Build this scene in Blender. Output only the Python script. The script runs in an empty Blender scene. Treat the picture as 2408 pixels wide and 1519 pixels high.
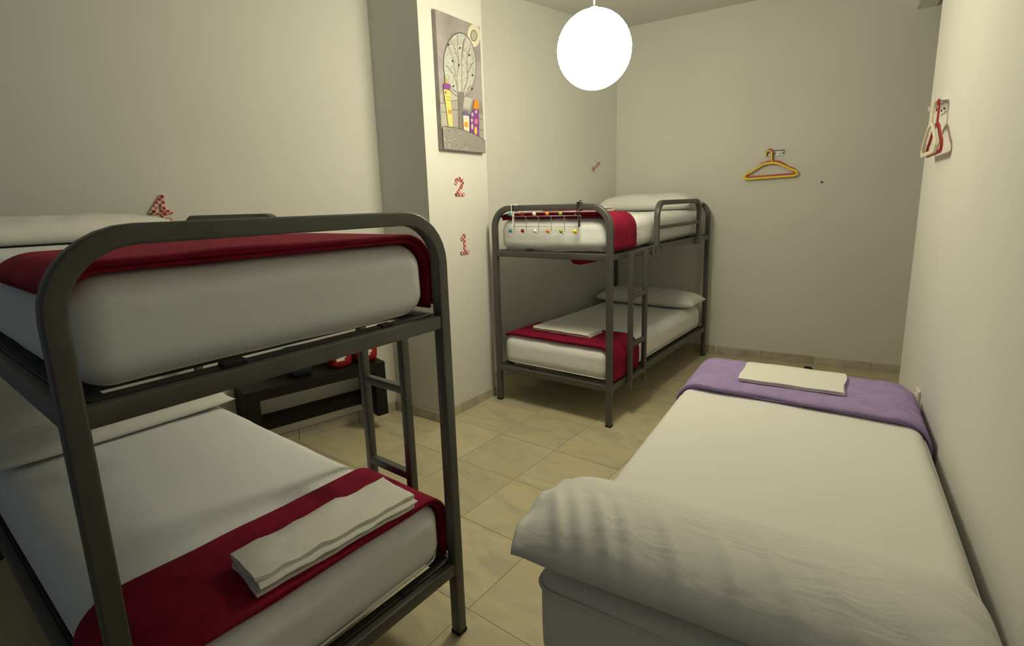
import bpy, bmesh, math, random
from mathutils import Vector, Matrix, noise
sc = bpy.context.scene
COL = sc.collection
PI = math.pi
random.seed(7)

# ------------------------------------------------------------------ camera
CAM = Vector((3.0676, .1653, 1.529)); YAW, PITCH, ROLL = .6657, -.1892, -.032
FPX, PX, PY = 1222.56, 1192.41, 713.11
fw = Vector((-math.sin(YAW)*math.cos(PITCH), math.cos(YAW)*math.cos(PITCH), math.sin(PITCH)))
rt = Vector((math.cos(YAW), math.sin(YAW), 0)); up = rt.cross(fw)
r2 = rt*math.cos(ROLL) + up*math.sin(ROLL); u2 = up*math.cos(ROLL) - rt*math.sin(ROLL)
cd = bpy.data.cameras.new('camera'); cam = bpy.data.objects.new('camera', cd); COL.objects.link(cam)
m = Matrix((r2, u2, -fw)).transposed().to_4x4(); m.translation = CAM; cam.matrix_world = m
cd.sensor_width = 36; cd.sensor_fit = 'HORIZONTAL'; cd.lens = FPX/2408*36
cd.shift_x = (1204-PX)/2408; cd.shift_y = (PY-759.5)/2408; cd.clip_start = .05
sc.camera = cam

# ------------------------------------------------------------------ world, exposure
w = bpy.data.worlds.new('night'); sc.world = w; w.use_nodes = True
w.node_tree.nodes['Background'].inputs[0].default_value = (.74, .87, 1, 1)
w.node_tree.nodes['Background'].inputs[1].default_value = 0.08
sc.view_settings.view_transform = 'Standard'; sc.view_settings.look = 'None'
sc.view_settings.gamma = 1; sc.view_settings.use_curve_mapping = False
sc.view_settings.exposure = 0.0
LAMP_STRENGTH = 45.0
LAMP_COLOR = (1.0, .92, .67)

# ------------------------------------------------------------------ materials
def mat(name, col, rough=.6, metal=0, sheen=0, spec=.5):
    m = bpy.data.materials.new(name); m.use_nodes = True
    b = m.node_tree.nodes['Principled BSDF']
    b.inputs['Base Color'].default_value = (*col, 1); b.inputs['Roughness'].default_value = rough
    b.inputs['Metallic'].default_value = metal; b.inputs['Specular IOR Level'].default_value = spec
    if sheen:
        b.inputs['Sheen Weight'].default_value = sheen; b.inputs['Sheen Roughness'].default_value = .35
        b.inputs['Sheen Tint'].default_value = (*[min(1, c*1.6+.05) for c in col], 1)
    return m
def nd(m, t): return m.node_tree.nodes.new(t)
def lk(m, a, b): m.node_tree.links.new(a, b)
def bsdf(m): return m.node_tree.nodes['Principled BSDF']
def mix_noise(m, c1, c2, scale, detail=4, stretch=(1, 1, 1), lo=.35, hi=.65, coord='Object', rough=.55, dist=0):
    tc = nd(m, 'ShaderNodeTexCoord'); mp = nd(m, 'ShaderNodeMapping'); mp.inputs['Scale'].default_value = stretch
    n = nd(m, 'ShaderNodeTexNoise'); n.inputs['Scale'].default_value = scale; n.inputs['Detail'].default_value = detail
    n.inputs['Roughness'].default_value = rough; n.inputs['Distortion'].default_value = dist
    r = nd(m, 'ShaderNodeValToRGB'); r.color_ramp.elements[0].position = lo; r.color_ramp.elements[1].position = hi
    r.color_ramp.elements[0].color = (*c1, 1); r.color_ramp.elements[1].color = (*c2, 1)
    lk(m, tc.outputs[coord], mp.inputs[0]); lk(m, mp.outputs[0], n.inputs['Vector']); lk(m, n.outputs['Fac'], r.inputs[0])
    lk(m, r.outputs[0], bsdf(m).inputs['Base Color'])
    return mp, n, r
def bump(m, scale, strength, dist=.01, stretch=(1, 1, 1), detail=4, coord='Object', distort=0):
    tc = nd(m, 'ShaderNodeTexCoord'); mp = nd(m, 'ShaderNodeMapping'); mp.inputs['Scale'].default_value = stretch
    n = nd(m, 'ShaderNodeTexNoise'); n.inputs['Scale'].default_value = scale; n.inputs['Detail'].default_value = detail
    n.inputs['Distortion'].default_value = distort
    b = nd(m, 'ShaderNodeBump'); b.inputs['Strength'].default_value = strength; b.inputs['Distance'].default_value = dist
    lk(m, tc.outputs[coord], mp.inputs[0]); lk(m, mp.outputs[0], n.inputs['Vector']); lk(m, n.outputs['Fac'], b.inputs['Height'])
    old = bsdf(m).inputs['Normal']
    if old.is_linked: lk(m, old.links[0].from_socket, b.inputs['Normal'])
    lk(m, b.outputs[0], bsdf(m).inputs['Normal'])
M = {}
M['wall'] = mat('wall_paint', (.70, .70, .655), .75, spec=.25)
mix_noise(M['wall'], (.685, .685, .64), (.715, .715, .67), 1.3, 3); bump(M['wall'], 60, .12, .004)
M['ceiling'] = mat('ceiling_paint', (.62, .62, .58), .85, spec=.2); bump(M['ceiling'], 50, .1, .004)
def marble(name, base, vein, warm):
    m = mat(name, base, .32, spec=.45)
    tc = nd(m, 'ShaderNodeTexCoord'); oi = nd(m, 'ShaderNodeObjectInfo')
    mul = nd(m, 'ShaderNodeVectorMath'); mul.operation = 'SCALE'; mul.inputs[0].default_value = (37, 53, 71)
    lk(m, oi.outputs['Random'], mul.inputs['Scale'])
    add = nd(m, 'ShaderNodeVectorMath'); add.operation = 'ADD'
    lk(m, tc.outputs['Object'], add.inputs[0]); lk(m, mul.outputs[0], add.inputs[1])
    mp = nd(m, 'ShaderNodeMapping'); mp.inputs['Scale'].default_value = (2.2, 6, 3); mp.inputs['Rotation'].default_value = (0, 0, .35)
    lk(m, add.outputs[0], mp.inputs[0])
    n = nd(m, 'ShaderNodeTexNoise'); n.inputs['Scale'].default_value = 1.6; n.inputs['Detail'].default_value = 7; n.inputs['Distortion'].default_value = 1.4
    lk(m, mp.outputs[0], n.inputs['Vector'])
    r = nd(m, 'ShaderNodeValToRGB'); e = r.color_ramp.elements
    e[0].position = .30; e[0].color = (*vein, 1); e[1].position = .62; e[1].color = (*base, 1)
    k = e.new(.46); k.color = (*[a*.35+b*.65 for a, b in zip(vein, base)], 1); lk(m, n.outputs['Fac'], r.inputs[0])
    n2 = nd(m, 'ShaderNodeTexNoise'); n2.inputs['Scale'].default_value = 2.1; n2.inputs['Detail'].default_value = 3
    lk(m, add.outputs[0], n2.inputs['Vector'])
    mx = nd(m, 'ShaderNodeMix'); mx.data_type = 'RGBA'; mx.blend_type = 'MIX'
    mr = nd(m, 'ShaderNodeMapRange'); mr.inputs[1].default_value = .4; mr.inputs[2].default_value = .7; mr.inputs[4].default_value = .55
    lk(m, n2.outputs['Fac'], mr.inputs[0]); lk(m, mr.outputs[0], mx.inputs[0])
    lk(m, r.outputs[0], mx.inputs[6]); mx.inputs[7].default_value = (*warm, 1)
    hs = nd(m, 'ShaderNodeHueSaturation'); mr2 = nd(m, 'ShaderNodeMapRange'); mr2.inputs[3].default_value = .9; mr2.inputs[4].default_value = 1.08
    lk(m, oi.outputs['Random'], mr2.inputs[0]); lk(m, mr2.outputs[0], hs.inputs['Value'])
    lk(m, mx.outputs[2], hs.inputs['Color']); lk(m, hs.outputs[0], bsdf(m).inputs['Base Color'])
    return m
M['tile'] = marble('marble_tile', (.60, .535, .345), (.45, .41, .30), (.56, .475, .26))
M['skirt'] = marble('marble_skirting', (.55, .52, .42), (.33, .31, .25), (.50, .45, .32))
M['grout'] = mat('grout', (.30, .26, .17), .9)
M['metal'] = mat('grey_painted_steel', (.10, .098, .09), .42, metal=.35); mix_noise(M['metal'], (.092, .09, .082), (.112, .109, .10), 9, 3); bump(M['metal'], 120, .05, .002)
M['dark_metal'] = mat('dark_steel', (.03, .03, .03), .5, metal=.3)
M['rubber'] = mat('black_rubber', (.012, .012, .012), .7)
M['plastic_clear'] = mat('pale_plastic', (.4, .4, .38), .35)
M['chrome'] = mat('bright_wire', (.45, .45, .42), .45, metal=.6)
def sheet(name, col, stretch, s=7, st=.5, d=.012):
    m = mat(name, col, .85, sheen=.15, spec=.15); bump(m, s, st, d, stretch, 3, distort=.6); bump(m, 700, .08, .001); return m
M['sheet'] = sheet('white_sheet', (.82, .84, .84), (1, 1, 3), 4, .35, .015)
M['sheet_top'] = sheet('white_sheet_taut', (.76, .76, .72), (2.2, .8, 2), 3, .25, .012)
M['bed_ticking'] = sheet('grey_white_mattress_fabric', (.72, .72, .70), (.6, 2, 3), 4, .3, .015)
M['pillow'] = sheet('white_pillowcase', (.74, .74, .70), (1.5, 4, 2), 3.5, .4, .015)
M['towel'] = sheet('white_towel', (.78, .77, .71), (1.5, 1.5, 1.5), 6, .35, .01)
M['wine'] = mat('wine_red_velvet', (.23, .006, .030), .8, sheen=.3, spec=.15); mix_noise(M['wine'], (.19, .004, .024), (.27, .008, .036), 14, 5); bump(M['wine'], 260, .35, .004); bump(M['wine'], 9, .3, .01)
M['lilac'] = mat('lilac_fleece', (.36, .27, .50), .9, sheen=.35, spec=.1); mix_noise(M['lilac'], (.33, .245, .46), (.39, .295, .54), 18, 5); bump(M['lilac'], 300, .3, .003); bump(M['lilac'], 7, .3, .012, (.6, 2.5, 1))
M['black_wood'] = mat('black_brown_wood', (.006, .0055, .005), .55, spec=.25); mix_noise(M['black_wood'], (.005, .0045, .004), (.009, .008, .007), 6, 4, (1, 14, 14)); bump(M['black_wood'], 30, .1, .002, (1, 12, 12))
M['red_bin'] = mat('red_lacquer', (.33, .012, .016), .4)
M['orange'] = mat('orange_plastic', (.75, .20, .05), .5)
M['white'] = mat('white_plastic', (.75, .75, .70), .45)
M['blue'] = mat('pale_blue_card', (.36, .48, .58), .6)
M['navy'] = mat('navy_card', (.012, .016, .035), .6)
M['yellow'] = mat('yellow_plastic', (.80, .66, .01), .4)
M['red_plastic'] = mat('red_plastic', (.52, .03, .03), .4)
M['cream'] = mat('cream_plastic', (.72, .66, .50), .45)
for n, c in dict(teal=(.04, .25, .27), darkred=(.22, .01, .015), ivory=(.75, .74, .64), orangeball=(.75, .24, .02), green=(.28, .40, .04), yellowball=(.85, .62, .01)).items():
    M[n] = mat(n+'_lacquer', c, .25)
def checks():
    m = mat('red_and_white_checked_cloth', (.7, .1, .1), .8)
    tc = nd(m, 'ShaderNodeTexCoord'); mp = nd(m, 'ShaderNodeMapping'); mp.inputs['Location'].default_value = (.0031, .0017, .0013)
    ck = nd(m, 'ShaderNodeTexChecker'); ck.inputs['Scale'].default_value = 62
    ck.inputs[1].default_value = (.50, .03, .03, 1); ck.inputs[2].default_value = (.74, .60, .52, 1)
    lk(m, tc.outputs['Object'], mp.inputs[0]); lk(m, mp.outputs[0], ck.inputs[0]); lk(m, ck.outputs[0], bsdf(m).inputs['Base Color']); return m
M['checks'] = checks()
M['faded'] = mat('faded_pink_cloth', (.50, .34, .24), .8)
M['lamp'] = bpy.data.materials.new('glowing_paper'); M['lamp'].use_nodes = True
nt = M['lamp'].node_tree; nt.nodes.remove(nt.nodes['Principled BSDF']); e = nt.nodes.new('ShaderNodeEmission')
e.inputs[0].default_value = (*LAMP_COLOR, 1); e.inputs[1].default_value = LAMP_STRENGTH
nt.links.new(e.outputs[0], nt.nodes['Material Output'].inputs[0])

# ------------------------------------------------------------------ mesh helpers
class MB:
    def __init__(s): s.v = []; s.f = []
    def add(s, v, f):
        o = len(s.v); s.v += [tuple(p) for p in v]; s.f += [tuple(i+o for i in q) for q in f]; return s
    def box(s, c, d, rot=None):
        c = Vector(c); P = []
        for z in (-.5, .5):
            for y in (-.5, .5):
                for x in (-.5, .5):
                    p = Vector((x*d[0], y*d[1], z*d[2]))
                    if rot: p = rot @ p
                    P.append(c+p)
        return s.add(P, [(0, 2, 3, 1), (4, 5, 7, 6), (0, 1, 5, 4), (2, 6, 7, 3), (0, 4, 6, 2), (1, 3, 7, 5)])
    def bar(s, a, b, t, h=None, upv=(0, 0, 1)):
        return s.sweep([a, b], rrect(t, h or t, min(t, h or t)*.18), upv)
    def sweep(s, path, sec, upv=None, closed=False, caps=True):
        """section (n,b) swept along path; b axis follows upv (const) when given"""
        path = [Vector(p) for p in path]; n = len(path); k = len(sec); V = []
        bprev = None
        for i, p in enumerate(path):
            if closed: t = (path[(i+1) % n]-path[i-1])
            else: t = path[min(i+1, n-1)]-path[max(i-1, 0)]
            t.normalize()
            sc_ = 1.0
            b = Vector(upv) if upv is not None else (bprev or (Vector((0, 0, 1)) if abs(t.z) < .9 else Vector((1, 0, 0))))
            b = (b-t*b.dot(t)).normalized(); bprev = b; nn = b.cross(t)
            if 0 < i < n-1 or closed:
                d1 = (path[i]-path[i-1]).normalized(); d2 = (path[(i+1) % n]-path[i]).normalized()
                sc_ = 1/max(.5, math.sqrt(max(0, (1+d1.dot(d2))/2)))
            for (a, c) in sec: V.append(p+nn*a*sc_+b*c)
        F = []
        for i in range(n if closed else n-1):
            j = (i+1) % n
            for q in range(k):
                r = (q+1) % k; F.append((i*k+q, i*k+r, j*k+r, j*k+q))
        if caps and not closed: F += [tuple(reversed(range(k))), tuple((n-1)*k+q for q in range(k))]
        return s.add(V, F)
    def sphere(s, c, r, nu=16, nv=10, sz=1):
        V = []; F = []
        for j in range(1, nv):
            th = PI*j/nv
            for i in range(nu):
                ph = 2*PI*i/nu; V.append((c[0]+r*math.sin(th)*math.cos(ph), c[1]+r*math.sin(th)*math.sin(ph), c[2]+sz*r*math.cos(th)))
        a = len(V); V += [(c[0], c[1], c[2]+r*sz), (c[0], c[1], c[2]-r*sz)]
        for j in range(nv-2):
            for i in range(nu):
                k = (i+1) % nu; F.append((j*nu+i, j*nu+nu+i, j*nu+nu+k, j*nu+k))
        for i in range(nu):
            k = (i+1) % nu; F.append((a, i, k)); F.append((a+1, (nv-2)*nu+k, (nv-2)*nu+i))
        return s.add(V, F)
    def lathe(s, prof, c=(0, 0, 0), nu=24):
        V = []; F = []; n = len(prof)
        for (r, z) in prof:
            for i in range(nu):
                ph = 2*PI*i/nu; V.append((c[0]+r*math.cos(ph), c[1]+r*math.sin(ph), c[2]+z))
        for j in range(n-1):
            for i in range(nu):
                k = (i+1) % nu; F.append((j*nu+i, j*nu+k, j*nu+nu+k, j*nu+nu+i))
        F.append(tuple(reversed(range(nu)))); F.append(tuple((n-1)*nu+i for i in range(nu)))
        return s.add(V, F)
    def prism(s, poly, y0, y1):
        """polygon in (x,z) extruded along y"""
        n = len(poly)
        a = sum(poly[i][0]*poly[(i+1) % n][1]-poly[(i+1) % n][0]*poly[i][1] for i in range(n))
        if a < 0: poly = poly[::-1]
        V = [(x, y0, z) for x, z in poly]+[(x, y1, z) for x, z in poly]
        F = [tuple(range(n)), tuple(reversed(range(n, 2*n)))]+[(i, i+n, (i+1) % n+n, (i+1) % n) for i in range(n)]
        return s.add(V, F)
    def build(s, name, material, parent=None, smooth=False, bevel=0, seg=2):
        me = bpy.data.meshes.new(name); me.from_pydata(s.v, [], s.f); me.update()
        bm = bmesh.new(); bm.from_mesh(me); bmesh.ops.recalc_face_normals(bm, faces=bm.faces); bm.to_mesh(me); bm.free()
        me.materials.append(material if not isinstance(material, str) else M[material])
        o = bpy.data.objects.new(name, me); COL.objects.link(o)
        if parent: o.parent = parent
        if bevel:
            b = o.modifiers.new('bevel', 'BEVEL'); b.width = bevel; b.segments = seg; b.limit_method = 'ANGLE'; b.angle_limit = .6
        if smooth is True: me.shade_smooth()
        elif smooth: me.shade_smooth(); me.set_sharp_from_angle(angle=smooth)
        return o
def rrect(w, h, r, k=3):
    P = []
    for cx, cy, a0 in ((w/2-r, h/2-r, 0), (-w/2+r, h/2-r, PI/2), (-w/2+r, -h/2+r, PI), (w/2-r, -h/2+r, 1.5*PI)):
        for i in range(k+1):
            a = a0+PI/2*i/k; P.append((cx+r*math.cos(a), cy+r*math.sin(a)))
    return P
def circ(r, k=10): return [(r*math.cos(2*PI*i/k), r*math.sin(2*PI*i/k)) for i in range(k)]
def arc(c, r, a0, a1, k, ax='xz', const=0):
    out = []
    for i in range(k+1):
        a = a0+(a1-a0)*i/k; p = c[0]+r*math.cos(a); q = c[1]+r*math.sin(a)
        out.append((p, const, q) if ax == 'xz' else (const, p, q) if ax == 'yz' else (p, q, const))
    return out
def tag(o, label, cat, group=None):
    o['label'] = label; o['category'] = cat
    if group: o['group'] = group
    return o
def thing(name, label, cat, loc=(0, 0, 0), rz=0, group=None):
    o = bpy.data.objects.new(name, None); o.empty_display_size = .05; COL.objects.link(o)
    o.location = loc; o.rotation_euler = (0, 0, rz); return tag(o, label, cat, group)
def struct(o): o['kind'] = 'structure'; return o
def rounded_block(sx, sy, sz, r, step=.06, k=4, amp=0, seed=0, sag=None):
    """soft block centred in x,y with its base at z=0"""
    h = (sx/2, sy/2, sz/2)
    def ax(hh):
        b = [hh-r+r*math.tan(PI/4*i/k) for i in range(k+1)]
        n = max(1, int(2*(hh-r)/step)); inner = [-(hh-r)+2*(hh-r)*i/n for i in range(1, n)]
        return [-x for x in reversed(b)]+inner+b
    A = [ax(q) for q in h]; idx = {}; V = []; F = []
    def vert(p):
        key = tuple(round(c, 5) for c in p)
        if key not in idx:
            q = Vector(p); inn = Vector([max(-(h[i]-r), min(h[i]-r, p[i])) for i in range(3)]); d = q-inn
            if d.length > 1e-9: q = inn+d.normalized()*r
            if amp:
                nv = noise.noise_vector(Vector((q.x*3+seed, q.y*3, q.z*3)))*amp+noise.noise_vector(Vector((q.x*9, q.y*9+seed, q.z*9)))*amp*.4
                q += nv
            if sag: q.z += sag(q)
            idx[key] = len(V); V.append((q.x, q.y, q.z+h[2]))
        return idx[key]
    for d in range(3):
        e, g = (d+1) % 3, (d+2) % 3
        for sgn in (-1, 1):
            for i in range(len(A[e])-1):
                for j in range(len(A[g])-1):
                    q = []
                    for (a, b) in ((i, j), (i+1, j), (i+1, j+1), (i, j+1)):
                        p = [0, 0, 0]; p[d] = sgn*h[d]; p[e] = A[e][a]; p[g] = A[g][b]; q.append(vert(p))
                    F.append(tuple(q if sgn > 0 else q[::-1]))
    return MB().add(V, F)
def pillow_mesh(sx, sy, sz, seed=0, nu=48, nv=24, wr=.006, flap=.03, lift=0):
    """pillow lying flat, base near z=0; flap = flat open end of the case at -x"""
    V = []; F = []; W = nu+1
    for side in (1, -1):
        for j in range(nv+1):
            for i in range(nu+1):
                u = -1+2*i/nu; v = -1+2*j/nv
                pu = (1-abs(u)**5)**.55 if abs(u) < 1 else 0; pv = (1-abs(v)**3.2)**.55 if abs(v) < 1 else 0
                hgt = sz*.5*pu*pv
                x = u*sx/2*(1-.03*(1-abs(v)**2)*abs(u)**6); y = v*sy/2*(1-.10*(1-abs(u))**0*(1-abs(u)**2)*abs(v)**4*.5)
                n = noise.noise(Vector((x*5+seed, y*11, side*3)))+.5*noise.noise(Vector((x*14+seed, y*20, side*5)))
                z = side*hgt*(1+.12*n)+wr*n*(pu*pv)
                z = z if side > 0 else max(z*.55, -sz*.28)
                V.append((x, y, z+sz*.28+lift))
    n1 = (nu+1)*(nv+1)
    for side in (0, 1):
        o = side*n1
        for j in range(nv):
            for i in range(nu):
                q = (o+j*W+i, o+j*W+i+1, o+(j+1)*W+i+1, o+(j+1)*W+i); F.append(q if not side else q[::-1])
    mb = MB().add(V, F); return mb
def weld(o, d=1e-4):
    bm = bmesh.new(); bm.from_mesh(o.data); bmesh.ops.remove_doubles(bm, verts=bm.verts, dist=d); bmesh.ops.recalc_face_normals(bm, faces=bm.faces)
    bm.to_mesh(o.data); bm.free(); o.data.shade_smooth(); return o

# ------------------------------------------------------------------ frames of the place (walls are not square to each other)
CEIL = 3.1876
def dirs(a): return Vector((math.cos(a), -math.sin(a), 0)), Vector((math.sin(a), math.cos(a), 0))
A_LEFT, A_REC, A_PIL, A_BACK, A_BED = .2108, .1914, -.0373, -.1125, -.1006
P_LEFT = Vector((.0397, 2.5903, 0)); P_BACK = Vector((.5644, 5.262, 0)); P_PIL = Vector((.5016, 2.6248, 0)); P_BED = Vector((2.406, 1.080, 0))
def wall(name, p, a, size, off, material='wall'):
    o = MB().box((off[0]+size[0]/2, off[1]+size[1]/2, off[2]+size[2]/2), size).build(name, material)
    o.location = p; o.rotation_euler = (0, 0, -a); return struct(o)
wall('wall_left', P_LEFT, A_LEFT, (.15, 3.1, CEIL), (-.15, -2.75, 0))
wall('wall_recess', P_BACK, A_REC, (.15, 2.75, CEIL), (-.15, -2.6, 0))
wall('wall_pillar', P_PIL, A_PIL, (.85, .6454, CEIL), (-.85, 0, 0))
wall('wall_back', P_BACK, A_BACK, (4.2, .15, CEIL), (-.3, 0, 0))
RW = .945
wall('wall_right', P_BED, A_BED, (.14, 5.1, CEIL), (RW, -2.39, 0))
wall('wall_lintel', P_BED, A_BED, (.12, 1.95, .42), (RW+.02, 2.70, CEIL-.30))
wall('wall_light_stop', P_BED, A_BED, (1.1, .12, CEIL), (RW+.04, 2.42, 0))  # unseen closure, added to keep world light from leaking in behind the right wall
wall('wall_passage', P_BED, A_BED, (.14, 2.2, CEIL), (RW+1.0, 2.5, 0))
cl = struct(MB().box((1.6, 2.2, CEIL+.06), (6.0, 7.4, .12)).build('ceiling', 'ceiling'))
# floor: grout bed with one marble tile per piece
fl = struct(MB().box((1.6, 2.1, -.0515), (6.0, 7.6, .1)).build('floor', 'grout'))
T = .43; tm = None
for iy in range(-6, 10):
    for ix in range(-5, 7):
        x = 1.41+T*(ix+.5); y = 1.425+T*(iy+.5)
        if not (-1.0 < x < 4.3 and -1.4 < y < 5.8): continue
        if tm is None:
            o = MB().box((0, 0, -.006), (T-.0028, T-.0028, .012)).build('tile', 'tile', fl); tm = o.data
        else:
            o = bpy.data.objects.new('tile', tm); COL.objects.link(o); o.parent = fl
        o.location = (x, y, random.uniform(-.0003, .0003)); o.rotation_euler = (0, 0, random.choice((0, 0, 0, PI)))
# skirting, in pieces like the tiles
def skirting(name, p, d_along, normal, length, start=0, piece=.43, h=.072):
    base = None; t = 0; ang = math.atan2(d_along.y, d_along.x)
    root = MB().box((length/2, .004, h/2-.004), (length, .008, h-.008)).build(name, 'grout'); struct(root)
    root.location = p; root.rotation_euler = (0, 0, ang)
    if d_along.cross(normal).z < 0: root.scale = (1, -1, 1)
    while t < length-.01:
        e = min(length, (start if t == 0 and start else t+piece))
        MB().box(((t+e)/2, .007, h/2), (e-t-.003, .014, h)).build('skirting_tile', 'skirt', root, bevel=.002); t = e
XB, YB = dirs(A_BACK); skirting('baseboard_back', P_BACK, XB, -YB, 3.7, .17)
XL, YL = dirs(A_LEFT); skirting('baseboard_left', P_LEFT, -YL, XL, 2.7, .3)
XP, YP = dirs(A_PIL); skirting('baseboard_pillar_side', P_PIL, YP, XP, .6454, .22)
skirting('baseboard_pillar_front', P_PIL+XP*.014, -XP, -YP, .47, .06)
XR, YR = dirs(A_REC); skirting('baseboard_recess', P_BACK, -YR, XR, 2.0, .3)
XD, YD = dirs(A_BED); skirting('baseboard_right', P_BED+XD*RW+YD*2.70, -YD, -XD, 4.9, .3)

# ------------------------------------------------------------------ paper lantern
def lantern():
    c = Vector((1.669, 2.745, 2.297)); R = .190
    t = thing('pendant_lamp', 'round glowing white paper lantern hanging from the ceiling on a thin cord', 'lamp', (c.x, c.y, c.z-R))
    prof = []
    N = 54
    for i in range(N+1):
        th = PI*(.06+.90*i/N); rib = .0022*abs(math.sin(i*PI/3))
        prof.append(((R+rib-.001)*math.sin(th), R+R*math.cos(th)*1.02))
    MB().lathe(prof[::-1], nu=48).build('lamp_shade', 'lamp', t, smooth=True)
    MB().sweep([(0, 0, 2*R-.01), (.002, 0, 2*R+.1), (-.002, .001, 2*R+.3), (0, 0, CEIL-c.z+R-.03)], circ(.0035, 8)).build('cord', 'white', t, smooth=True)
    MB().lathe([(.045, CEIL-c.z+R-.035), (.05, CEIL-c.z+R-.03), (.05, CEIL-c.z+R)]).build('ceiling_cup', 'white', t, smooth=.6)
    MB().lathe([(.022, 2*R-.012), (.022, 2*R+.012)], nu=20).build('wire_collar', 'chrome', t, smooth=.6)
lantern()

# ------------------------------------------------------------------ bunk beds
W, L, H = .95, 2.005, 1.4954; ZU, ZL = 1.1635, .2702; S = .040
def u_frame(width, height, r, y):
    P = [(0, y, 0)]+arc((r, height-r), r, PI, PI/2, 8, 'xz', y)+arc((width-r, height-r), r, PI/2, 0, 8, 'xz', y)+[(width, y, 0)]
    return P
def bunk(label, loc, rz, guard):
    t = thing('bunk_bed', label, 'bunk bed', loc, rz, 'grey steel bunk beds')
    for y in (0, L):
        f = MB().sweep([(p[0], p[1], p[2] if p[2] > 0 else .012) for p in u_frame(W, H, .145, y)], rrect(S, S, .006), (0, 1, 0)).build('end_frame', 'metal', t, smooth=.6)
        for x in (0, W): MB().box((x, y, .008), (S+.002, S+.002, .016)).build('foot_cap', 'rubber', f, bevel=.003)
    for z in (ZU, ZL):
        for y in (0, L):
            b = MB().bar((S/2, y, z), (W-S/2, y, z), .030, .044, (0, 0, 1)).build('end_rail', 'metal', t, smooth=.6)
            if y == 0: MB().box((.30, .024, z+.028), (.055, .03, .014)).build('slat_clip', 'rubber', b, bevel=.004); MB().box((.74, .024, z+.026), (.04, .03, .01)).build('slat_clip', 'rubber', b, bevel=.003)
        for x in (0, W):
            MB().bar((x, S/2, z), (x, L-S/2, z), .030, .044, (0, 0, 1)).build('side_rail', 'metal', t, smooth=.6)
        MB().box((W/2, .03, z+.014), (W-.06, .03, .024)).build('base_edge', 'dark_metal', t, bevel=.003)
        for k in range(9):
            MB().box((W/2, .16+k*.21, z+.014), (W-.13, .06, .012)).build('slat', 'dark_metal', t)
        for x in (.04, W-.04): MB().box((x, L/2, z+.012), (.05, L-.05, .02)).build('base_side', 'dark_metal', t, bevel=.003)
        MB().box((W-.03, .055, z+.002), (.05, .045, .03)).build('corner_bracket', 'plastic_clear', t, bevel=.004)
    # guard rail on the ladder side
    g0, g1 = guard; x = W+.026; gt = .037; r = .10; zt = H+.006; zb = ZU-.035
    P = [(x, g0, zb)]+arc((g0+r, zt-r), r, PI, PI/2, 7, 'yz', x)+arc((g1-r, zt-r), r, PI/2, 0, 7, 'yz', x)+[(x, g1, zb)]
    g = MB().sweep(P, rrect(gt, gt, .006), (1, 0, 0)).build('guard_rail', 'metal', t, smooth=.6)
    MB().bar((x, g0+.015, ZU+.155), (x, g1-.015, ZU+.155), .022, .028, (0, 0, 1)).build('guard_crossbar', 'metal', g, smooth=.6)
    for y in (g0, g1): MB().box((x-.012, y-.03 if y == g1 else y-.035, ZU-.005), (.04, .03, .07)).build('guard_hook', 'metal', g, bevel=.004)
    # ladder
    x = W+.036; la, lb = .245, .485
    ld = MB().bar((x-.018, la-.02, ZU), (x-.018, lb+.02, ZU), .02, .03, (0, 0, 1)).build('ladder', 'metal', t, smooth=.6)
    for y in (la, lb): MB().bar((x, y, .205), (x, y, ZU+.015), .034, .030, (0, 1, 0)).build('ladder_rail', 'metal', ld, smooth=.6)
    for z in (.285, .525, .868): MB().bar((x, la+.015, z), (x, lb-.015, z), .032, .030, (0, 0, 1)).build('rung', 'metal', ld, smooth=.6)
    return t
FAR = ('far', (.5774, 3.218, 0), 0); NEAR = ('near', (1.8849, .3772, 0), PI/2)
bunk('grey tubular steel bunk bed with coloured hook rack, standing against the back wall', FAR[1], 0, (.705, 1.655))
bunk('grey tubular steel bunk bed with its head at the wall marked 4', NEAR[1], PI/2, (.985, 1.935))

def place(o, fr, u, v, z, dr=0):
    Mx = Matrix.Translation(Vector(fr[1])) @ Matrix.Rotation(fr[2], 4, 'Z')
    o.location = Mx @ Vector((u, v, z)); o.rotation_euler = (0, 0, fr[2]+dr); return o
ZTU, ZTL = 1.186, .293; TH = .232
MW = .918
def mattress(fr, z, label, seed, piping=False, amp=.005):
    o = rounded_block(MW, 1.93, TH, .08, .05, 6, amp, seed).build('mattress', 'sheet', smooth=True)
    place(o, fr, W/2, L/2-.02+.005, z); tag(o, label, 'mattress', 'sheeted bunk mattresses')
    if piping:
        P = [(x*1.0, y, .028) for x, y in rrect(MW-.02, 1.91, .07, 5)]
        MB().sweep(P, circ(.004, 6), (0, 0, 1), closed=True).build('piping', 'sheet', o, smooth=True)
    return o
mattress(FAR, ZTU, 'white sheeted mattress on the upper bunk behind the coloured hook rack', 1, False, .011)
mattress(FAR, ZTL, 'white sheeted mattress on the lower bunk under the coloured hook rack', 2, True)
mattress(NEAR, ZTU, 'white sheeted mattress on the upper bunk below the number 4', 3)
mattress(NEAR, ZTL, 'white sheeted mattress on the lower bunk with crumpled folded sheets on wine blanket', 4, True)

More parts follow.
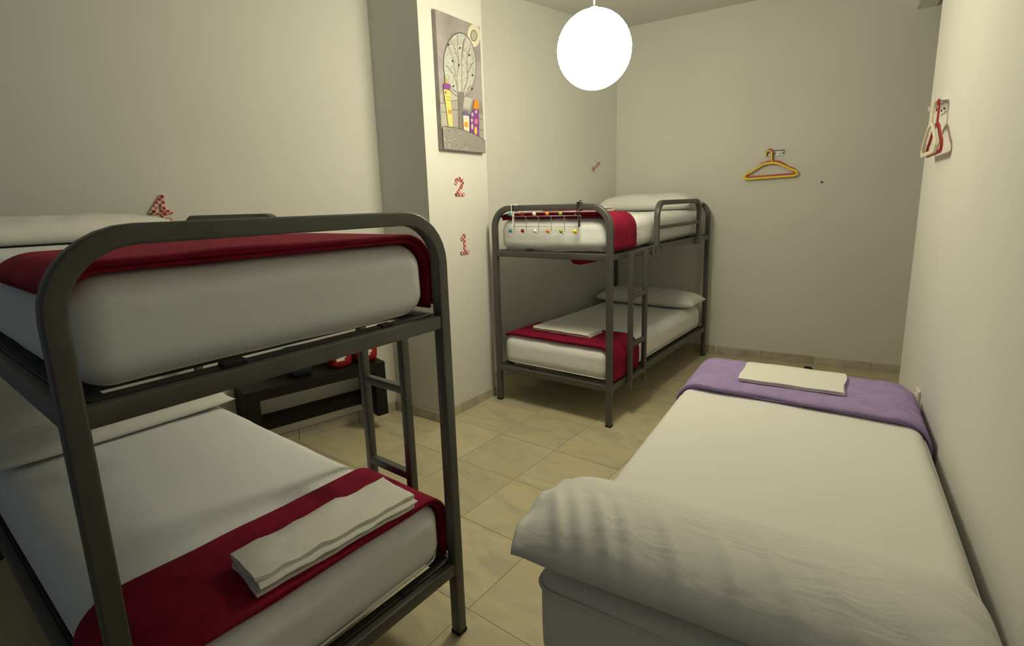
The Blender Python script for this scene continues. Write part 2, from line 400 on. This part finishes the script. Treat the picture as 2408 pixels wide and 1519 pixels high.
def blanket(name, label, material, w, band, hang, thick, top, fr=None, layers=2, seed=0, skew=0, cat='blanket', group=None, r=.08, gap=.004):
    """folded band draped across a mattress of width w. local x across, y along the bed, z=0 at mattress top"""
    hl, hr = hang; mb = MB()
    for k in range(layers):
        g = gap+k*thick; hw = w/2+g; R = r+g
        P = [(-hw, -hl+k*.012), (-hw, -(hl+R)/2 if hl > R else -R)] if hl > R else [(-hw, -R)]
        n = 4
        if hl > R: P = [(-hw, -hl+k*.012+(hl-R)*i/n) for i in range(n)]
        a0 = math.asin(1-max(.016, hl)/R) if hl < R else 0
        if hl < R: P = []
        P += [(-hw+R-R*math.cos(a), -R+g+R*math.sin(a)) for a in [a0+(PI/2-a0)*i/7 for i in range(8)]]
        m_ = 16; P += [(-hw+R+(2*hw-2*R)*i/m_, g) for i in range(1, m_)]
        P += [(hw-R+R*math.sin(a), -R+g+R*math.cos(a)) for a in [PI/2*i/7 for i in range(8)]]
        if hr > R: P += [(hw, -R-(hr-k*.012-R)*(i+1)/n) for i in range(n)]
        y0, y1 = band; y0 += k*.009*(-1)**k; y1 -= k*.012
        V = []; F = []; nb = 10
        sec = []                       # rounded strip section, (y, normal offset)
        tt = thick*.92
        for i in range(nb+1): sec.append((y0+(y1-y0)*i/nb, tt))
        sec += [(y1+tt*.35, tt*.5)]
        for i in range(nb, -1, -1): sec.append((y0+(y1-y0)*i/nb, 0))
        sec += [(y0-tt*.35, tt*.5)]
        N = len(P); K = len(sec)
        for i, (px, pz) in enumerate(P):
            a = Vector(P[max(0, i-1)]); b = Vector(P[min(N-1, i+1)]); tg = (b-a).normalized(); nx, nz = -tg.y, tg.x
            for (yy, nn) in sec:
                q = noise.noise(Vector((px*4+seed, pz*5+k*7, yy*4)))*.006+noise.noise(Vector((px*13+seed, pz*13, yy*9+k*3)))*.002
                e = noise.noise(Vector((px*5+seed*2, pz*5, k*5+(0 if yy < (y0+y1)/2 else 9))))*.012
                V.append((px+nx*(nn+max(0, q)*(nn > 0)), yy+e+skew*px, pz+nz*(nn+max(0, q)*(nn > 0))))
        for i in range(N-1):
            for j in range(K):
                l = (j+1) % K; F.append((i*K+j, i*K+l, (i+1)*K+l, (i+1)*K+j))
        F += [tuple(range(K)), tuple((N-1)*K+j for j in reversed(range(K)))]
        mb.add(V, F)
    o = mb.build(name, material, smooth=True)
    tag(o, label, cat, group)
    if fr: place(o, fr, W/2, 0, top)
    return o
BG = 'folded wine red blankets'
blanket('blanket', 'wine red blanket folded across the upper bunk behind the coloured hook rack', 'wine', MW, (.045, .37), (0, .22), .017, ZTU+TH, FAR, 2, 1, group=BG)
blanket('blanket', 'wine red blanket folded across the lower bunk under the coloured hook rack', 'wine', MW, (.045, .47), (0, .225), .011, ZTL+TH, FAR, 2, 5, group=BG)
blanket('blanket', 'wine red blanket folded across the upper bunk below the number 4', 'wine', MW, (.05, .60), (.045, .215), .013, ZTU+TH, NEAR, 2, 9, group=BG)
blanket('blanket', 'wine red blanket under the crumpled folded sheets on the lower bunk', 'wine', MW, (.045, .43), (.14, .225), .012, ZTL+TH, NEAR, 2, 13, group=BG)
# blanket corner tail hanging below the far upper bunk on the wall side belongs to the blanket above
def tail():
    o = MB().prism([(.0, .0), (.30, .0), (.27, -.015), (.20, -.042), (.08, -.068), (.03, -.062), (.0, -.03)], -.006, .006).build('tucked_corner', 'wine', bpy.data.objects['blanket'], smooth=.7, bevel=.004)
    o.location = (.035, .235, -.275)
tail()

def towel(label, fr, u, v, z, su, sv, n=3, th=.011, seed=0, dr=0, name='folded_towel', base=None, crump=.0):
    """cloth folded in n layers: a snake path in (y,z) swept along x"""
    P = []; hy = sv/2
    for k in range(n):
        z0 = th*(k+.5)*1.12; ys = [-hy+sv*i/8 for i in range(9)]
        if k % 2: ys = ys[::-1]
        d = .006*k
        for y in ys: P.append((y*(1-d), z0))
        if k < n-1:
            s_ = 1 if k % 2 == 0 else -1
            P.append((s_*(hy+th*.45), z0+th*.56))
    mb = MB(); V = []; F = []; nx = 14; K = len(P)
    for i in range(nx+1):
        x = -su/2+su*i/nx
        for side in (1, -1):
            for j, (y, zz) in enumerate(P):
                a = Vector(P[max(0, j-1)]); b = Vector(P[min(K-1, j+1)]); tg = (b-a).normalized()
                nn = Vector((-tg.y, tg.x))*side*th*.47
                q = noise.noise(Vector((x*9+seed, y*9, zz*30)))*.004+noise.noise(Vector((x*22+seed, y*22, zz*40)))*crump
                ex = (1 if abs(i-nx/2) > nx/2-.5 else 0)*noise.noise(Vector((seed+i, zz*160, y*6)))*.012
                V.append((x+ex, y+nn.x+q*.5, max(.0005, zz+nn.y+max(q, -.002)*(zz/(th*n)+.2))))
    R = 2*K
    for i in range(nx):
        for j in range(K-1):
            a = i*R+j; F.append((a, a+R, a+R+1, a+1)); b = i*R+K+j; F.append((b, b+1, b+R+1, b+R))
        F.append((i*R, i*R+K, (i+1)*R+K, (i+1)*R)); F.append((i*R+K-1, (i+1)*R+K-1, (i+1)*R+2*K-1, i*R+2*K-1))
    for i in (0, nx):
        for j in range(K-1): F.append((i*R+j, i*R+j+1, i*R+K+j+1, i*R+K+j))
    o = MB().add(V, F).build(name, 'towel', smooth=1.0)
    tag(o, label, 'towel', 'white folded linen on the blankets')
    if fr: place(o, fr, u, v, z, dr)
    return o
BT = .030
towel('white folded linen on the wine blanket of the upper bunk behind the hook rack', FAR, .60, .19, ZTU+TH+.040, .46, .19, 3, .009, 2, -.02)
towel('white folded linen on the wine blanket of the lower bunk under the hook rack', FAR, .455, .27, ZTL+TH+BT, .50, .19, 3, .009, 5, -.03)
towel('crumpled white folded sheets on the wine blanket of the lower bunk', NEAR, .565, .135, ZTL+TH+BT, .51, .17, 4, .011, 8, -.06, crump=.009)

def pillow(label, fr, u, v, z, sx, sy, sz, seed, dr=0, wr=.006, **k):
    o = weld(pillow_mesh(sx, sy, sz, seed, wr=wr, **k).build('pillow', 'pillow'))
    tag(o, label, 'pillow', 'white pillows'); place(o, fr, u, v, z, dr); return o
pillow('white pillow at the head of the upper bunk behind the hook rack', FAR, W/2+.01, 1.73, ZTU+TH+.003, .90, .38, .20, 1)
pillow('white pillow at the head of the lower bunk under the hook rack', FAR, W/2+.03, 1.72, ZTL+TH+.003, .98, .38, .19, 2)
pillow('white pillow at the head of the upper bunk below the number 4', NEAR, W/2-.075, 1.74, ZTU+TH+.003, .86, .38, .15, 3)
pillow('white pillow at the head of the lower bunk in the shade by the black shelf', NEAR, W/2+.01, 1.75, ZTL+TH+.003, .93, .36, .12, 4)

# ------------------------------------------------------------------ hook rack with coloured balls
def rack():
    fy = -.030
    t = thing('hook_rack', 'wire hook rack with two rows of coloured balls tied to the bunk bed end', 'hook rack', (.5774, 3.218+fy, 0), 0)
    x0, x1 = .195, .752; zt, zb = 1.437, 1.366
    fr = MB()
    fr.sweep([(x0, 0, zb), (x1, 0, zb), (x1, 0, zt), (x0, 0, zt)], circ(.0022, 6), closed=True)
    fr.build('wire_frame', 'chrome', t, smooth=True)
    cols = ['teal', 'darkred', 'ivory', 'orangeball', 'green', 'yellowball']
    for k in range(6):
        x = .209+k*.1055
        P = [(x, -.048, 1.450), (x, -.03, 1.440), (x, -.006, 1.432), (x, -.003, 1.40), (x, -.003, 1.338)]+[(x, -.025-.022*math.cos(a), 1.338-.022*math.sin(a)) for a in [PI-PI*i/6 for i in range(7)]][0:7]
        h = MB().sweep(P, circ(.0022, 6), (1, 0, 0)).build('hook', 'chrome', t, smooth=True)
        if k < 5: MB().sphere((x, -.056, 1.455), .0135).build('ball', cols[k], h, smooth=True)
        MB().sphere((x, -.050, 1.338), .0135).build('ball', cols[k], h, smooth=True)
    for x, m_, dx in ((.198, 'white', .0), (.742, 'rubber', .006)):
        P = [(x, -.008, zb-.002), (x, -.006, zt), (x-dx, fy+.012, H-.03), (x-dx, fy+.012, H+.023), (x-dx, -fy+.024, H+.023), (x-dx, -fy+.024, H-.024), (x-dx, .006, H-.028), (x, .004, zb-.002)]
        c = MB().sweep(P, rrect(.009, .0025, .001), (1, 0, 0), closed=True)
        c.build('cable_tie', m_, t, smooth=.6)
    b = MB().box((.736, -fy-.03, H+.026), (.014, .012, .010)); b.bar((.738, 0, H+.028), (.765, -.01, H+.042), .006, .004); b.build('tie_head', 'rubber', t)
    MB().box((.213, fy+.012, H+.0), (.010, .004, .048)).build('tie_strap', 'rubber', t)
rack()

# ------------------------------------------------------------------ single bed by the right wall
BEDF = ('bed', tuple(P_BED), -A_BED); HB = .646
def single_bed():
    t = thing('bed_base', 'pale fabric divan base under the single bed mattress by the right wall', 'bed base'); place(t, BEDF, 0, 0, 0)
    rounded_block(.88, 1.88, .26, .03, .2, 3).build('divan', 'bed_ticking', t, smooth=True).location = (.45, .95, .113)
    for x in (.08, .82):
        for y in (.1, 1.8): MB().lathe([(.022, 0), (.028, .125)], (x, y, 0), 16).build('leg', 'black_wood', t, smooth=.6)
    o = rounded_block(.905, 1.90, HB-.38, .05, .05, 5, .004, 21).build('mattress', 'sheet_top', smooth=True)
    place(o, BEDF, .4525, .95, .38); tag(o, 'white sheeted single mattress by the right wall under the lilac blanket', 'mattress')
    P = [(x, y, HB-.38-.045) for x, y in rrect(.909, 1.904, .05, 5)]
    MB().sweep(P, circ(.005, 6), (0, 0, 1), closed=True).build('piping', 'bed_ticking', o, smooth=True)
    b = blanket('blanket', 'lilac fleece blanket folded over the foot of the single bed', 'lilac', .905, (1.425, 1.895), (.16, .2), .013, HB, None, 2, 31, skew=-.07)
    place(b, BEDF, .4525, 0, HB)
    o = towel('white folded towel on the lilac blanket of the single bed', None, 0, 0, 0, .42, .29, 2, .007, 41)
    place(o, BEDF, .44, 1.70, HB+.032, -.01)
single_bed()
def bed_pillow():
    nu, nv = 90, 40; V = []; F = []; Wd = nu+1; sx, sy, sz = .96, .40, .15
    def wr(x, y):
        # diagonal creases fanning from the left end, on the slope facing the foot of the picture
        s = 0
        for k, (x0, sl, am) in enumerate(((-.40, .55, .020), (-.345, .55, .013), (-.28, .55, .017), (-.22, .5, .012), (-.12, .5, .011), (-.0, .45, .009), (.10, .45, .008), (.2, .4, .008), (.3, .4, .007))):
            d = (x-x0-sl*(-.05-y)); s += am*math.exp(-(d/.014)**2)
        return s*max(0, min(1, (.06-y)/.12))
    for side in (1, -1):
        for j in range(nv+1):
            for i in range(nu+1):
                u = -1+2*i/nu; v = -1+2*j/nv
                pu = (1-abs(u)**7)**.6 if abs(u) < 1 else 0
                if u < 0: pu = max(pu, .50)
                pv = (1-abs(v)**2.4)**.62 if abs(v) < 1 else 0
                x = u*sx/2*(1-.045*max(0, abs(u)-.7)/.3*abs(v)**3); y = v*sy/2*(1-.05*(1-u*u)-.07*abs(u)**10)
                n = noise.noise(Vector((x*4, y*6, side*3.)))
                hgt = sz*.62*pu*pv*(1+.06*n)
                z = hgt+wr(x, y)*pu*pv if side > 0 else -sz*.30*pu*pv
                if u < -.86:                                      # open end of the case droops over the edge
                    q = (-.86-u)/.14; z = z-.010*q*q+.009*q*math.sin(v*8+side)*pv
                V.append((x, y, z+.045))
    n1 = (nu+1)*(nv+1)
    for s_ in (0, 1):
        o = s_*n1
        for j in range(nv):
            for i in range(nu):
                q = (o+j*Wd+i, o+j*Wd+i+1, o+(j+1)*Wd+i+1, o+(j+1)*Wd+i); F.append(q if not s_ else q[::-1])
    for j in range(nv): F.append((j*Wd, (j+1)*Wd, n1+(j+1)*Wd, n1+j*Wd))
    o = weld(MB().add(V, F).build('pillow', 'pillow')); tag(o, 'large creased white pillow on the single bed by the right wall', 'pillow', 'white pillows')
    place(o, BEDF, .405, .165, HB+.002, 0)
bed_pillow()

# ------------------------------------------------------------------ black shelf on the left wall with bins
def shelf():
    t = thing('wall_shelf', 'low black wooden shelf unit fixed along the wall marked 4', 'shelf', P_LEFT, -A_LEFT)
    y0, y1 = -1.085, -.19; d = .27
    MB().box((.003+d/2, (y0+y1)/2, .458), (d, y1-y0, .066)).build('top_board', 'black_wood', t, bevel=.003)
    MB().box((.003+.05, (y0+y1)/2, .2025), (.10, y1-y0-.16, .076)).build('lower_board', 'black_wood', t, bevel=.003)
    for y in (y0+.04, y1-.04): MB().box((.003+d/2, y, .2675), (d, .08, .314)).build('upright', 'black_wood', t, bevel=.003)
shelf()
def bin_(label, y, material, rim, s=.125, h=.20, x=.15, emblem=True, group=None):
    P = P_LEFT+XL*x+YL*y
    t = thing('storage_bin', label, 'bin', (P.x, P.y, .492), -A_LEFT, group)
    mb = MB(); V = []; F = []; K = 0
    prof = [(.70, 0), (.86, .012), (.92, .04), (1, h)]
    for (sc_, z) in prof:
        sec = rrect(s*sc_, s*sc_*1.15, s*.22, 5); K = len(sec); V += [(a, b, z) for a, b in sec]
    for i in range(len(prof)-1):
        for j in range(K): F.append((i*K+j, i*K+(j+1) % K, (i+1)*K+(j+1) % K, (i+1)*K+j))
    F += [tuple(reversed(range(K))), tuple((len(prof)-1)*K+j for j in range(K))]
    mb.add(V, F).build('body', material, t, smooth=.7)
    MB().sweep([(a, b, h) for a, b in rrect(s, s*1.15, s*.22, 5)], circ(.005, 6), (0, 0, 1), closed=True).build('rim', rim, t, smooth=True)
    if emblem:
        e = MB(); fx = s*.475
        for (yy, zz, a, b) in ((-.008, .105, .010, .045), (.010, .110, .010, .055), (0, .075, .050, .020), (-.016, .056, .055, .018)):
            e.box((fx+.001+(zz-.075)*.04, yy, zz), (.004, a, b))
        e.build('emblem', 'white', t)
RG = 'red bins on the black shelf'
bin_('small red bin with white emblem on the black shelf, beside the pillar', -.275, 'red_bin', 'red_plastic', .145, .19, .14, group=RG)
bin_('small red bin with orange rim and white emblem on the black shelf', -.455, 'red_bin', 'orange', .135, .185, .14, group=RG)
bin_('dark navy bin with pale blue rim on the black shelf', -.72, 'navy', 'blue', .135, .18, .14, emblem=False)

# ------------------------------------------------------------------ painted canvas on the pillar
def painting():
    w_, h_ = .455, .86; th = .034
    P = P_PIL+YP*.124; t = thing('painting', 'tall grey canvas painting of a round tree, moon and coloured houses', 'painting', (P.x, P.y, 1.898), -A_PIL+PI/2)
    # local x runs along the pillar away from the room front, local -y faces the room
    m_ = mat('grey_violet_paint', (.3, .27, .26), .6); mix_noise(m_, (.25, .23, .22), (.40, .36, .37), 5, 5)
    MB().box((w_/2, -th/2-.002, h_/2), (w_, th, h_)).build('canvas', m_, t, bevel=.002)
    def mp(x, y):
        xl = 95+63*(y/1450); xr = 520+42*(y-188)/1277; s = (x-xl)/(xr-xl)
        tp = 30+.3718*(x-95); bt = 1450+.03*(x-158); return (max(.002, min(.998, s))*w_, max(.002, min(.998, 1-(y-tp)/(bt-tp)))*h_)
    lay = [0]
    def flat(name, poly, col, raw=False):
        lay[0] += 1; y = -th-.002-.0002*lay[0]
        m2 = mat('paint_'+name, col, .6)
        return MB().prism(poly if raw else [mp(*p) for p in poly], y, y+.0002).build(name, m2, t)
    def line(name, pts, wd, col):
        lay[0] += 1; y = -th-.002-.0002*lay[0]; q = [mp(*p) for p in pts]; mb = MB()
        for a, b in zip(q[:-1], q[1:]):
            d = Vector((b[0]-a[0], b[1]-a[1])); l = d.length
            if l < 1e-6: continue
            n = Vector((-d.y, d.x))/l*wd/2
            mb.prism([(a[0]+n.x, a[1]+n.y), (a[0]-n.x, a[1]-n.y), (b[0]-n.x, b[1]-n.y), (b[0]+n.x, b[1]+n.y)], y, y+.0002)
        return mb.build(name, mat('paint_'+name, col, .6), t)
    el = lambda cx, cy, a, b, n=36, e=0: [(cx+a*math.cos(2*PI*i/n), cy+b*math.sin(2*PI*i/n)*(1+e*math.cos(2*PI*i/n+PI))) for i in range(n)]
    # grey houses behind
    for q in ([(112, 890), (160, 850), (170, 1210), (128, 1240)], [(232, 940), (300, 930), (305, 1215), (245, 1215)], [(225, 830), (290, 860), (300, 930), (232, 940)], [(495, 1050), (545, 1070), (558, 1310), (495, 1290)], [(345, 1000), (360, 890), (440, 905), (410, 1020)], [(140, 960), (200, 970), (205, 1210), (150, 1210)]):
        flat('painted_house', q, random.choice(((.42, .40, .35), (.36, .33, .31), (.46, .44, .40))))
    line('painted_outline', [(128, 970), (210, 985), (245, 940), (300, 930), (300, 1215)], .003, (.05, .05, .05))
    line('painted_outline', [(150, 1060), (210, 1070), (245, 1030), (300, 1030)], .003, (.07, .07, .06))
    line('painted_outline', [(500, 1100), (550, 1120)], .003, (.07, .07, .06)); line('painted_outline', [(500, 1210), (552, 1230)], .003, (.07, .07, .06))
    flat('painted_moon', el(455, 275, 66, 112), (.66, .62, .48)); flat('painted_moon_ring', el(455, 275, 35, 56), (.10, .09, .08)); flat('painted_moon_core', el(455, 275, 29, 48), (.42, .40, .33))
    # tree
    crown = [(mpx, mpy) for mpx, mpy in el(320, 575, 152, 318)]
    flat('painted_crown_outline', el(320, 572, 157, 326), (.10, .10, .10))
    c = flat('painted_crown', crown, (.45, .46, .43)); mix_noise(c.data.materials[0], (.36, .37, .35), (.56, .56, .50), 60, 4)
    flat('painted_trunk', [(285, 845), (355, 845), (345, 980), (346, 1235), (306, 1225), (308, 1000)], (.20, .18, .165))
    for pts in ([(295, 860), (285, 700), (305, 540), (295, 400), (292, 265)], [(335, 850), (332, 600), (330, 480), (350, 330)], [(300, 870), (265, 690), (190, 580)], [(270, 690), (255, 520), (200, 380)], [(300, 540), (270, 420), (220, 310)], [(345, 850), (390, 700), (380, 520), (412, 400)], [(392, 650), (430, 560), (455, 540)], [(340, 500), (345, 400), (365, 300)], [(300, 860), (250, 830), (215, 770)], [(365, 870), (410, 790), (455, 765)]):
        line('painted_branch', pts, .0065, (.24, .23, .21))
    for x, y in ((210, 375), (315, 403), (405, 470), (245, 537), (303, 575), (435, 670), (252, 793), (430, 808)): flat('painted_dot', el(x, y, 7, 11, 10), (.02, .02, .02))
    # coloured houses
    flat('painted_tower', [(162, 830), (218, 835), (245, 1215), (205, 1215)], (.58, .58, .16)); flat('painted_roof', [(160, 770), (222, 775), (222, 838), (160, 828)], (.24, .06, .28)); flat('painted_spire', [(172, 680), (215, 768), (175, 768)], (.42, .36, .16))
    flat('painted_window', [(200, 1035), (230, 1040), (232, 1078), (203, 1073)], (.65, .22, .08)); flat('painted_window', [(172, 850), (186, 850), (188, 875), (174, 875)], (.3, .12, .2)); line('painted_outline', [(180, 905), (215, 908), (218, 940), (185, 938)], .003, (.2, .2, .08))
    flat('painted_house', [(338, 1085), (398, 1085), (400, 1250), (345, 1238)], (.70, .62, .52)); flat('painted_roof', [(335, 1085), (350, 1035), (380, 1035), (400, 1088)], (.14, .13, .28)); flat('painted_window', [(350, 1150), (385, 1155), (385, 1205), (350, 1200)], (.80, .30, .02))
    flat('painted_house', [(405, 1075), (440, 1015), (495, 1010), (497, 1300), (408, 1255)], (.20, .06, .26)); flat('painted_roof', [(435, 1010), (452, 915), (490, 935), (496, 1012)], (.80, .25, .02))
    for x, y, a, b, c_ in ((428, 1070, 11, 20, (.5, .42, .5)), (422, 1130, 10, 20, (.55, .45, .5)), (425, 1195, 11, 30, (.55, .5, .4)), (465, 1040, 11, 20, (.55, .42, .5)), (465, 1140, 17, 28, (.62, .18, .24)), (460, 1235, 14, 42, (.75, .48, .08))): flat('painted_window', el(x, y, a, b, 14), c_)
    flat('painted_swirl', el(128, 1090, 14, 30, 16), (.03, .03, .03)); flat('painted_swirl', el(131, 1090, 7, 16, 14), (.4, .38, .34))
    g = flat('painted_hill', [(100, 1225), (155, 1212), (240, 1215), (330, 1232), (430, 1265), (500, 1300), (562, 1335), (562, 1470), (120, 1450)], (.32, .30, .28))
    m2 = g.data.materials[0]; tc = nd(m2, 'ShaderNodeTexCoord'); vo = nd(m2, 'ShaderNodeTexVoronoi'); vo.inputs['Scale'].default_value = 17
    mu = nd(m2, 'ShaderNodeMath'); mu.operation = 'MULTIPLY'; mu.inputs[1].default_value = 34
    si = nd(m2, 'ShaderNodeMath'); si.operation = 'SINE'; rp = nd(m2, 'ShaderNodeValToRGB'); rp.color_ramp.elements[0].color = (.24, .225, .21, 1); rp.color_ramp.elements[1].color = (.36, .34, .31, 1)
    lk(m2, tc.outputs['Object'], vo.inputs['Vector']); lk(m2, vo.outputs['Distance'], mu.inputs[0]); lk(m2, mu.outputs[0], si.inputs[0]); lk(m2, si.outputs[0], rp.inputs[0]); lk(m2, rp.outputs[0], bsdf(m2).inputs['Base Color'])
    line('painted_outline', [(155, 1212), (240, 1215), (330, 1232), (430, 1265), (500, 1300), (562, 1335)], .004, (.06, .06, .05))
painting()

# ------------------------------------------------------------------ checked number cut-outs
DIG = {'1': [[(.28, .78), (.56, .95), (.56, .06)], [(.18, .06), (.92, .06)]],
       '2': [[(.13, .70), (.22, .87), (.5, .95), (.78, .86), (.84, .68), (.68, .46), (.14, .08), (.92, .08)]],
       '4': [[(.64, .02), (.64, .94), (.10, .36), (.97, .36)], [(.44, .05), (.86, .05)]]}
def number(d, label, p, along, a_z, t0, z0, w_, h_, material='checks', roll=0, st=.021):
    mb = MB()
    for pl in DIG[d]:
        q = [(x*w_, z*h_) for x, z in pl]
        for a, b in zip(q[:-1], q[1:]):
            dd = Vector((b[0]-a[0], b[1]-a[1])); l = dd.length; ang = math.atan2(dd.y, dd.x)
            mb.box(((a[0]+b[0])/2, -.006, (a[1]+b[1])/2), (l+st*.8, .010, st), Matrix.Rotation(-ang, 3, 'Y'))
    o = mb.build('number_'+{'1': 'one', '2': 'two', '4': 'four'}[d], material)
    P = p+along*t0; o.location = (P.x, P.y, z0); o.rotation_euler = (0, -roll, a_z)
    return tag(o, label, 'number', 'checked cloth numbers')
number('2', 'red checked number 2 stuck on the pillar under the painting', P_PIL, YP, -A_PIL+PI/2, .264, 1.595, .098, .125)
number('1', 'red checked number 1 stuck on the pillar below the number 2', P_PIL, YP, -A_PIL+PI/2, .285, 1.182, .098, .139)
number('4', 'red checked number 4 stuck on the wall above the upper bunk pillow', P_LEFT, YL, -A_LEFT+PI/2, -1.375, 1.492, .105, .142)
number('1', 'small faded pink cut-out stuck at a slant on the wall behind the hook rack bunk', P_BACK, YR, -A_REC+PI/2, -.405, 1.855, .055, .13, 'faded', -1.0, .017)

# ------------------------------------------------------------------ coat hooks and hangers
def hook_plate(label, P, rz, w_=.155, m_='chrome'):
    t = thing('coat_hook', label, 'coat hook', P, rz)
    MB().box((0, -.003, .0), (w_, .006, .05)).build('back_plate', m_, t, bevel=.002)
    MB().box((0, -.022, .024), (w_, .040, .003)).build('top_lip', m_, t, bevel=.001)
    for x in (-w_/2+.012, 0, w_/2-.012):
        MB().sweep([(x, -.004, .0), (x, -.03, -.004), (x, -.045, .004), (x, -.048, .02)], rrect(.012, .004, .001), (1, 0, 0)).build('hook', m_, t, smooth=.6)
    for x in (-.03, .045): MB().lathe([(.005, -.002), (.005, .002)], nu=10).build('screw', 'dark_metal', t).matrix_local = Matrix.Translation((x, -.008, -.008)) @ Matrix.Rotation(PI/2, 4, 'X')
    return t
def hanger(label, P, rz, material, w_=.425, tilt=0):
    """plastic hanger, local origin at the top of its hook, hanging in the xz plane"""
    t = thing('clothes_hanger', label, 'hanger', P, rz, 'plastic clothes hangers'); t.rotation_euler = (0, tilt, rz)
    hw = w_/2; zs = -.105; zb = -.235
    body = [(-.02, 0, zs), (.02, 0, zs)]
    P_ = [(-.03, 0, zs-.006), (.03, 0, zs-.006), (.07, 0, zs-.018), (hw-.05, 0, zs-.072), (hw-.012, 0, zs-.088), (hw, 0, zs-.108), (hw-.006, 0, zb+.006), (hw-.03, 0, zb), (-hw+.03, 0, zb), (-hw+.006, 0, zb+.006), (-hw, 0, zs-.108), (-hw+.012, 0, zs-.088), (-hw+.05, 0, zs-.072), (-.07, 0, zs-.018)]
    MB().sweep(P_, rrect(.018, .010, .003), (0, 1, 0), closed=True).build('hanger_body', material, t, smooth=.8)
    hk = [(.012, 0, zs), (.012, 0, -.03)]+[(-.012+.024*math.cos(a), 0, -.03+.026*math.sin(a)) for a in [PI*i/8 for i in range(1, 9)]]+[(-.036, 0, -.048)]
    MB().sweep(hk, rrect(.011, .008, .003), (0, 1, 0)).build('hanger_hook', material, t, smooth=.8)
    return t
Pb = P_BACK+XB*1.462
hook_plate('small steel coat hook plate on the back wall holding the yellow hanger', (Pb.x, Pb.y, 1.895), -A_BACK)
q = Pb+XB*-.028-YB*.050; hanger('yellow plastic clothes hanger on the back wall hook', (q.x, q.y, 1.920), -A_BACK, 'yellow', tilt=-.03)
q = Pb+XB*-.022-YB*.030; hanger('red plastic clothes hanger behind the yellow one on the back wall', (q.x, q.y, 1.936), -A_BACK, 'red_plastic', .385, tilt=-.03)
Pr = P_BED+XD*RW+YD*2.20
hook_plate('small pale coat hook plate on the right wall holding the cream hanger', (Pr.x, Pr.y, 1.895), -A_BED-PI/2, .18, 'white')
q = Pr-XD*.055-YD*.115; hanger('cream plastic clothes hanger on the right wall hook', (q.x, q.y, 1.925), -A_BED-PI/2, 'cream')
q = Pr-XD*.034-YD*.10; hanger('red plastic clothes hanger behind the cream one on the right wall', (q.x, q.y, 1.925), -A_BED-PI/2, 'red_plastic')

# ------------------------------------------------------------------ small things
q = P_BED+XD*RW+YD*1.92
t = thing('wall_socket', 'small white wall socket just above the mattress on the right wall', 'socket', (q.x, q.y, .60), -A_BED-PI/2)
MB().box((0, -.006, 0), (.075, .012, .075)).build('cover_plate', 'white', t, bevel=.004); MB().lathe([(.022, -.004), (.022, .004)], nu=20).build('plug_face', 'cream', t, smooth=.6).matrix_local = Matrix.Translation((0, -.014, 0)) @ Matrix.Rotation(PI/2, 4, 'X')
q = P_BACK+XB*1.843
o = MB().lathe([(.006, 0), (.008, .012), (.003, .016)], nu=12).build('wall_plug', 'dark_metal'); o.location = (q.x, q.y, 1.627); o.rotation_euler = (PI/2, 0, -A_BACK); tag(o, 'tiny dark plug in the back wall right of the hangers', 'wall plug')
o = MB().lathe([(.036, 0), (.036, .010), (.026, .022), (.010, .026)], nu=20).build('door_stop', 'rubber', smooth=.7); o.location = (2.43, 5.279, 0); o.scale = (1, .7, 1); tag(o, 'small dark rubber stop on the floor by the back wall', 'door stop')
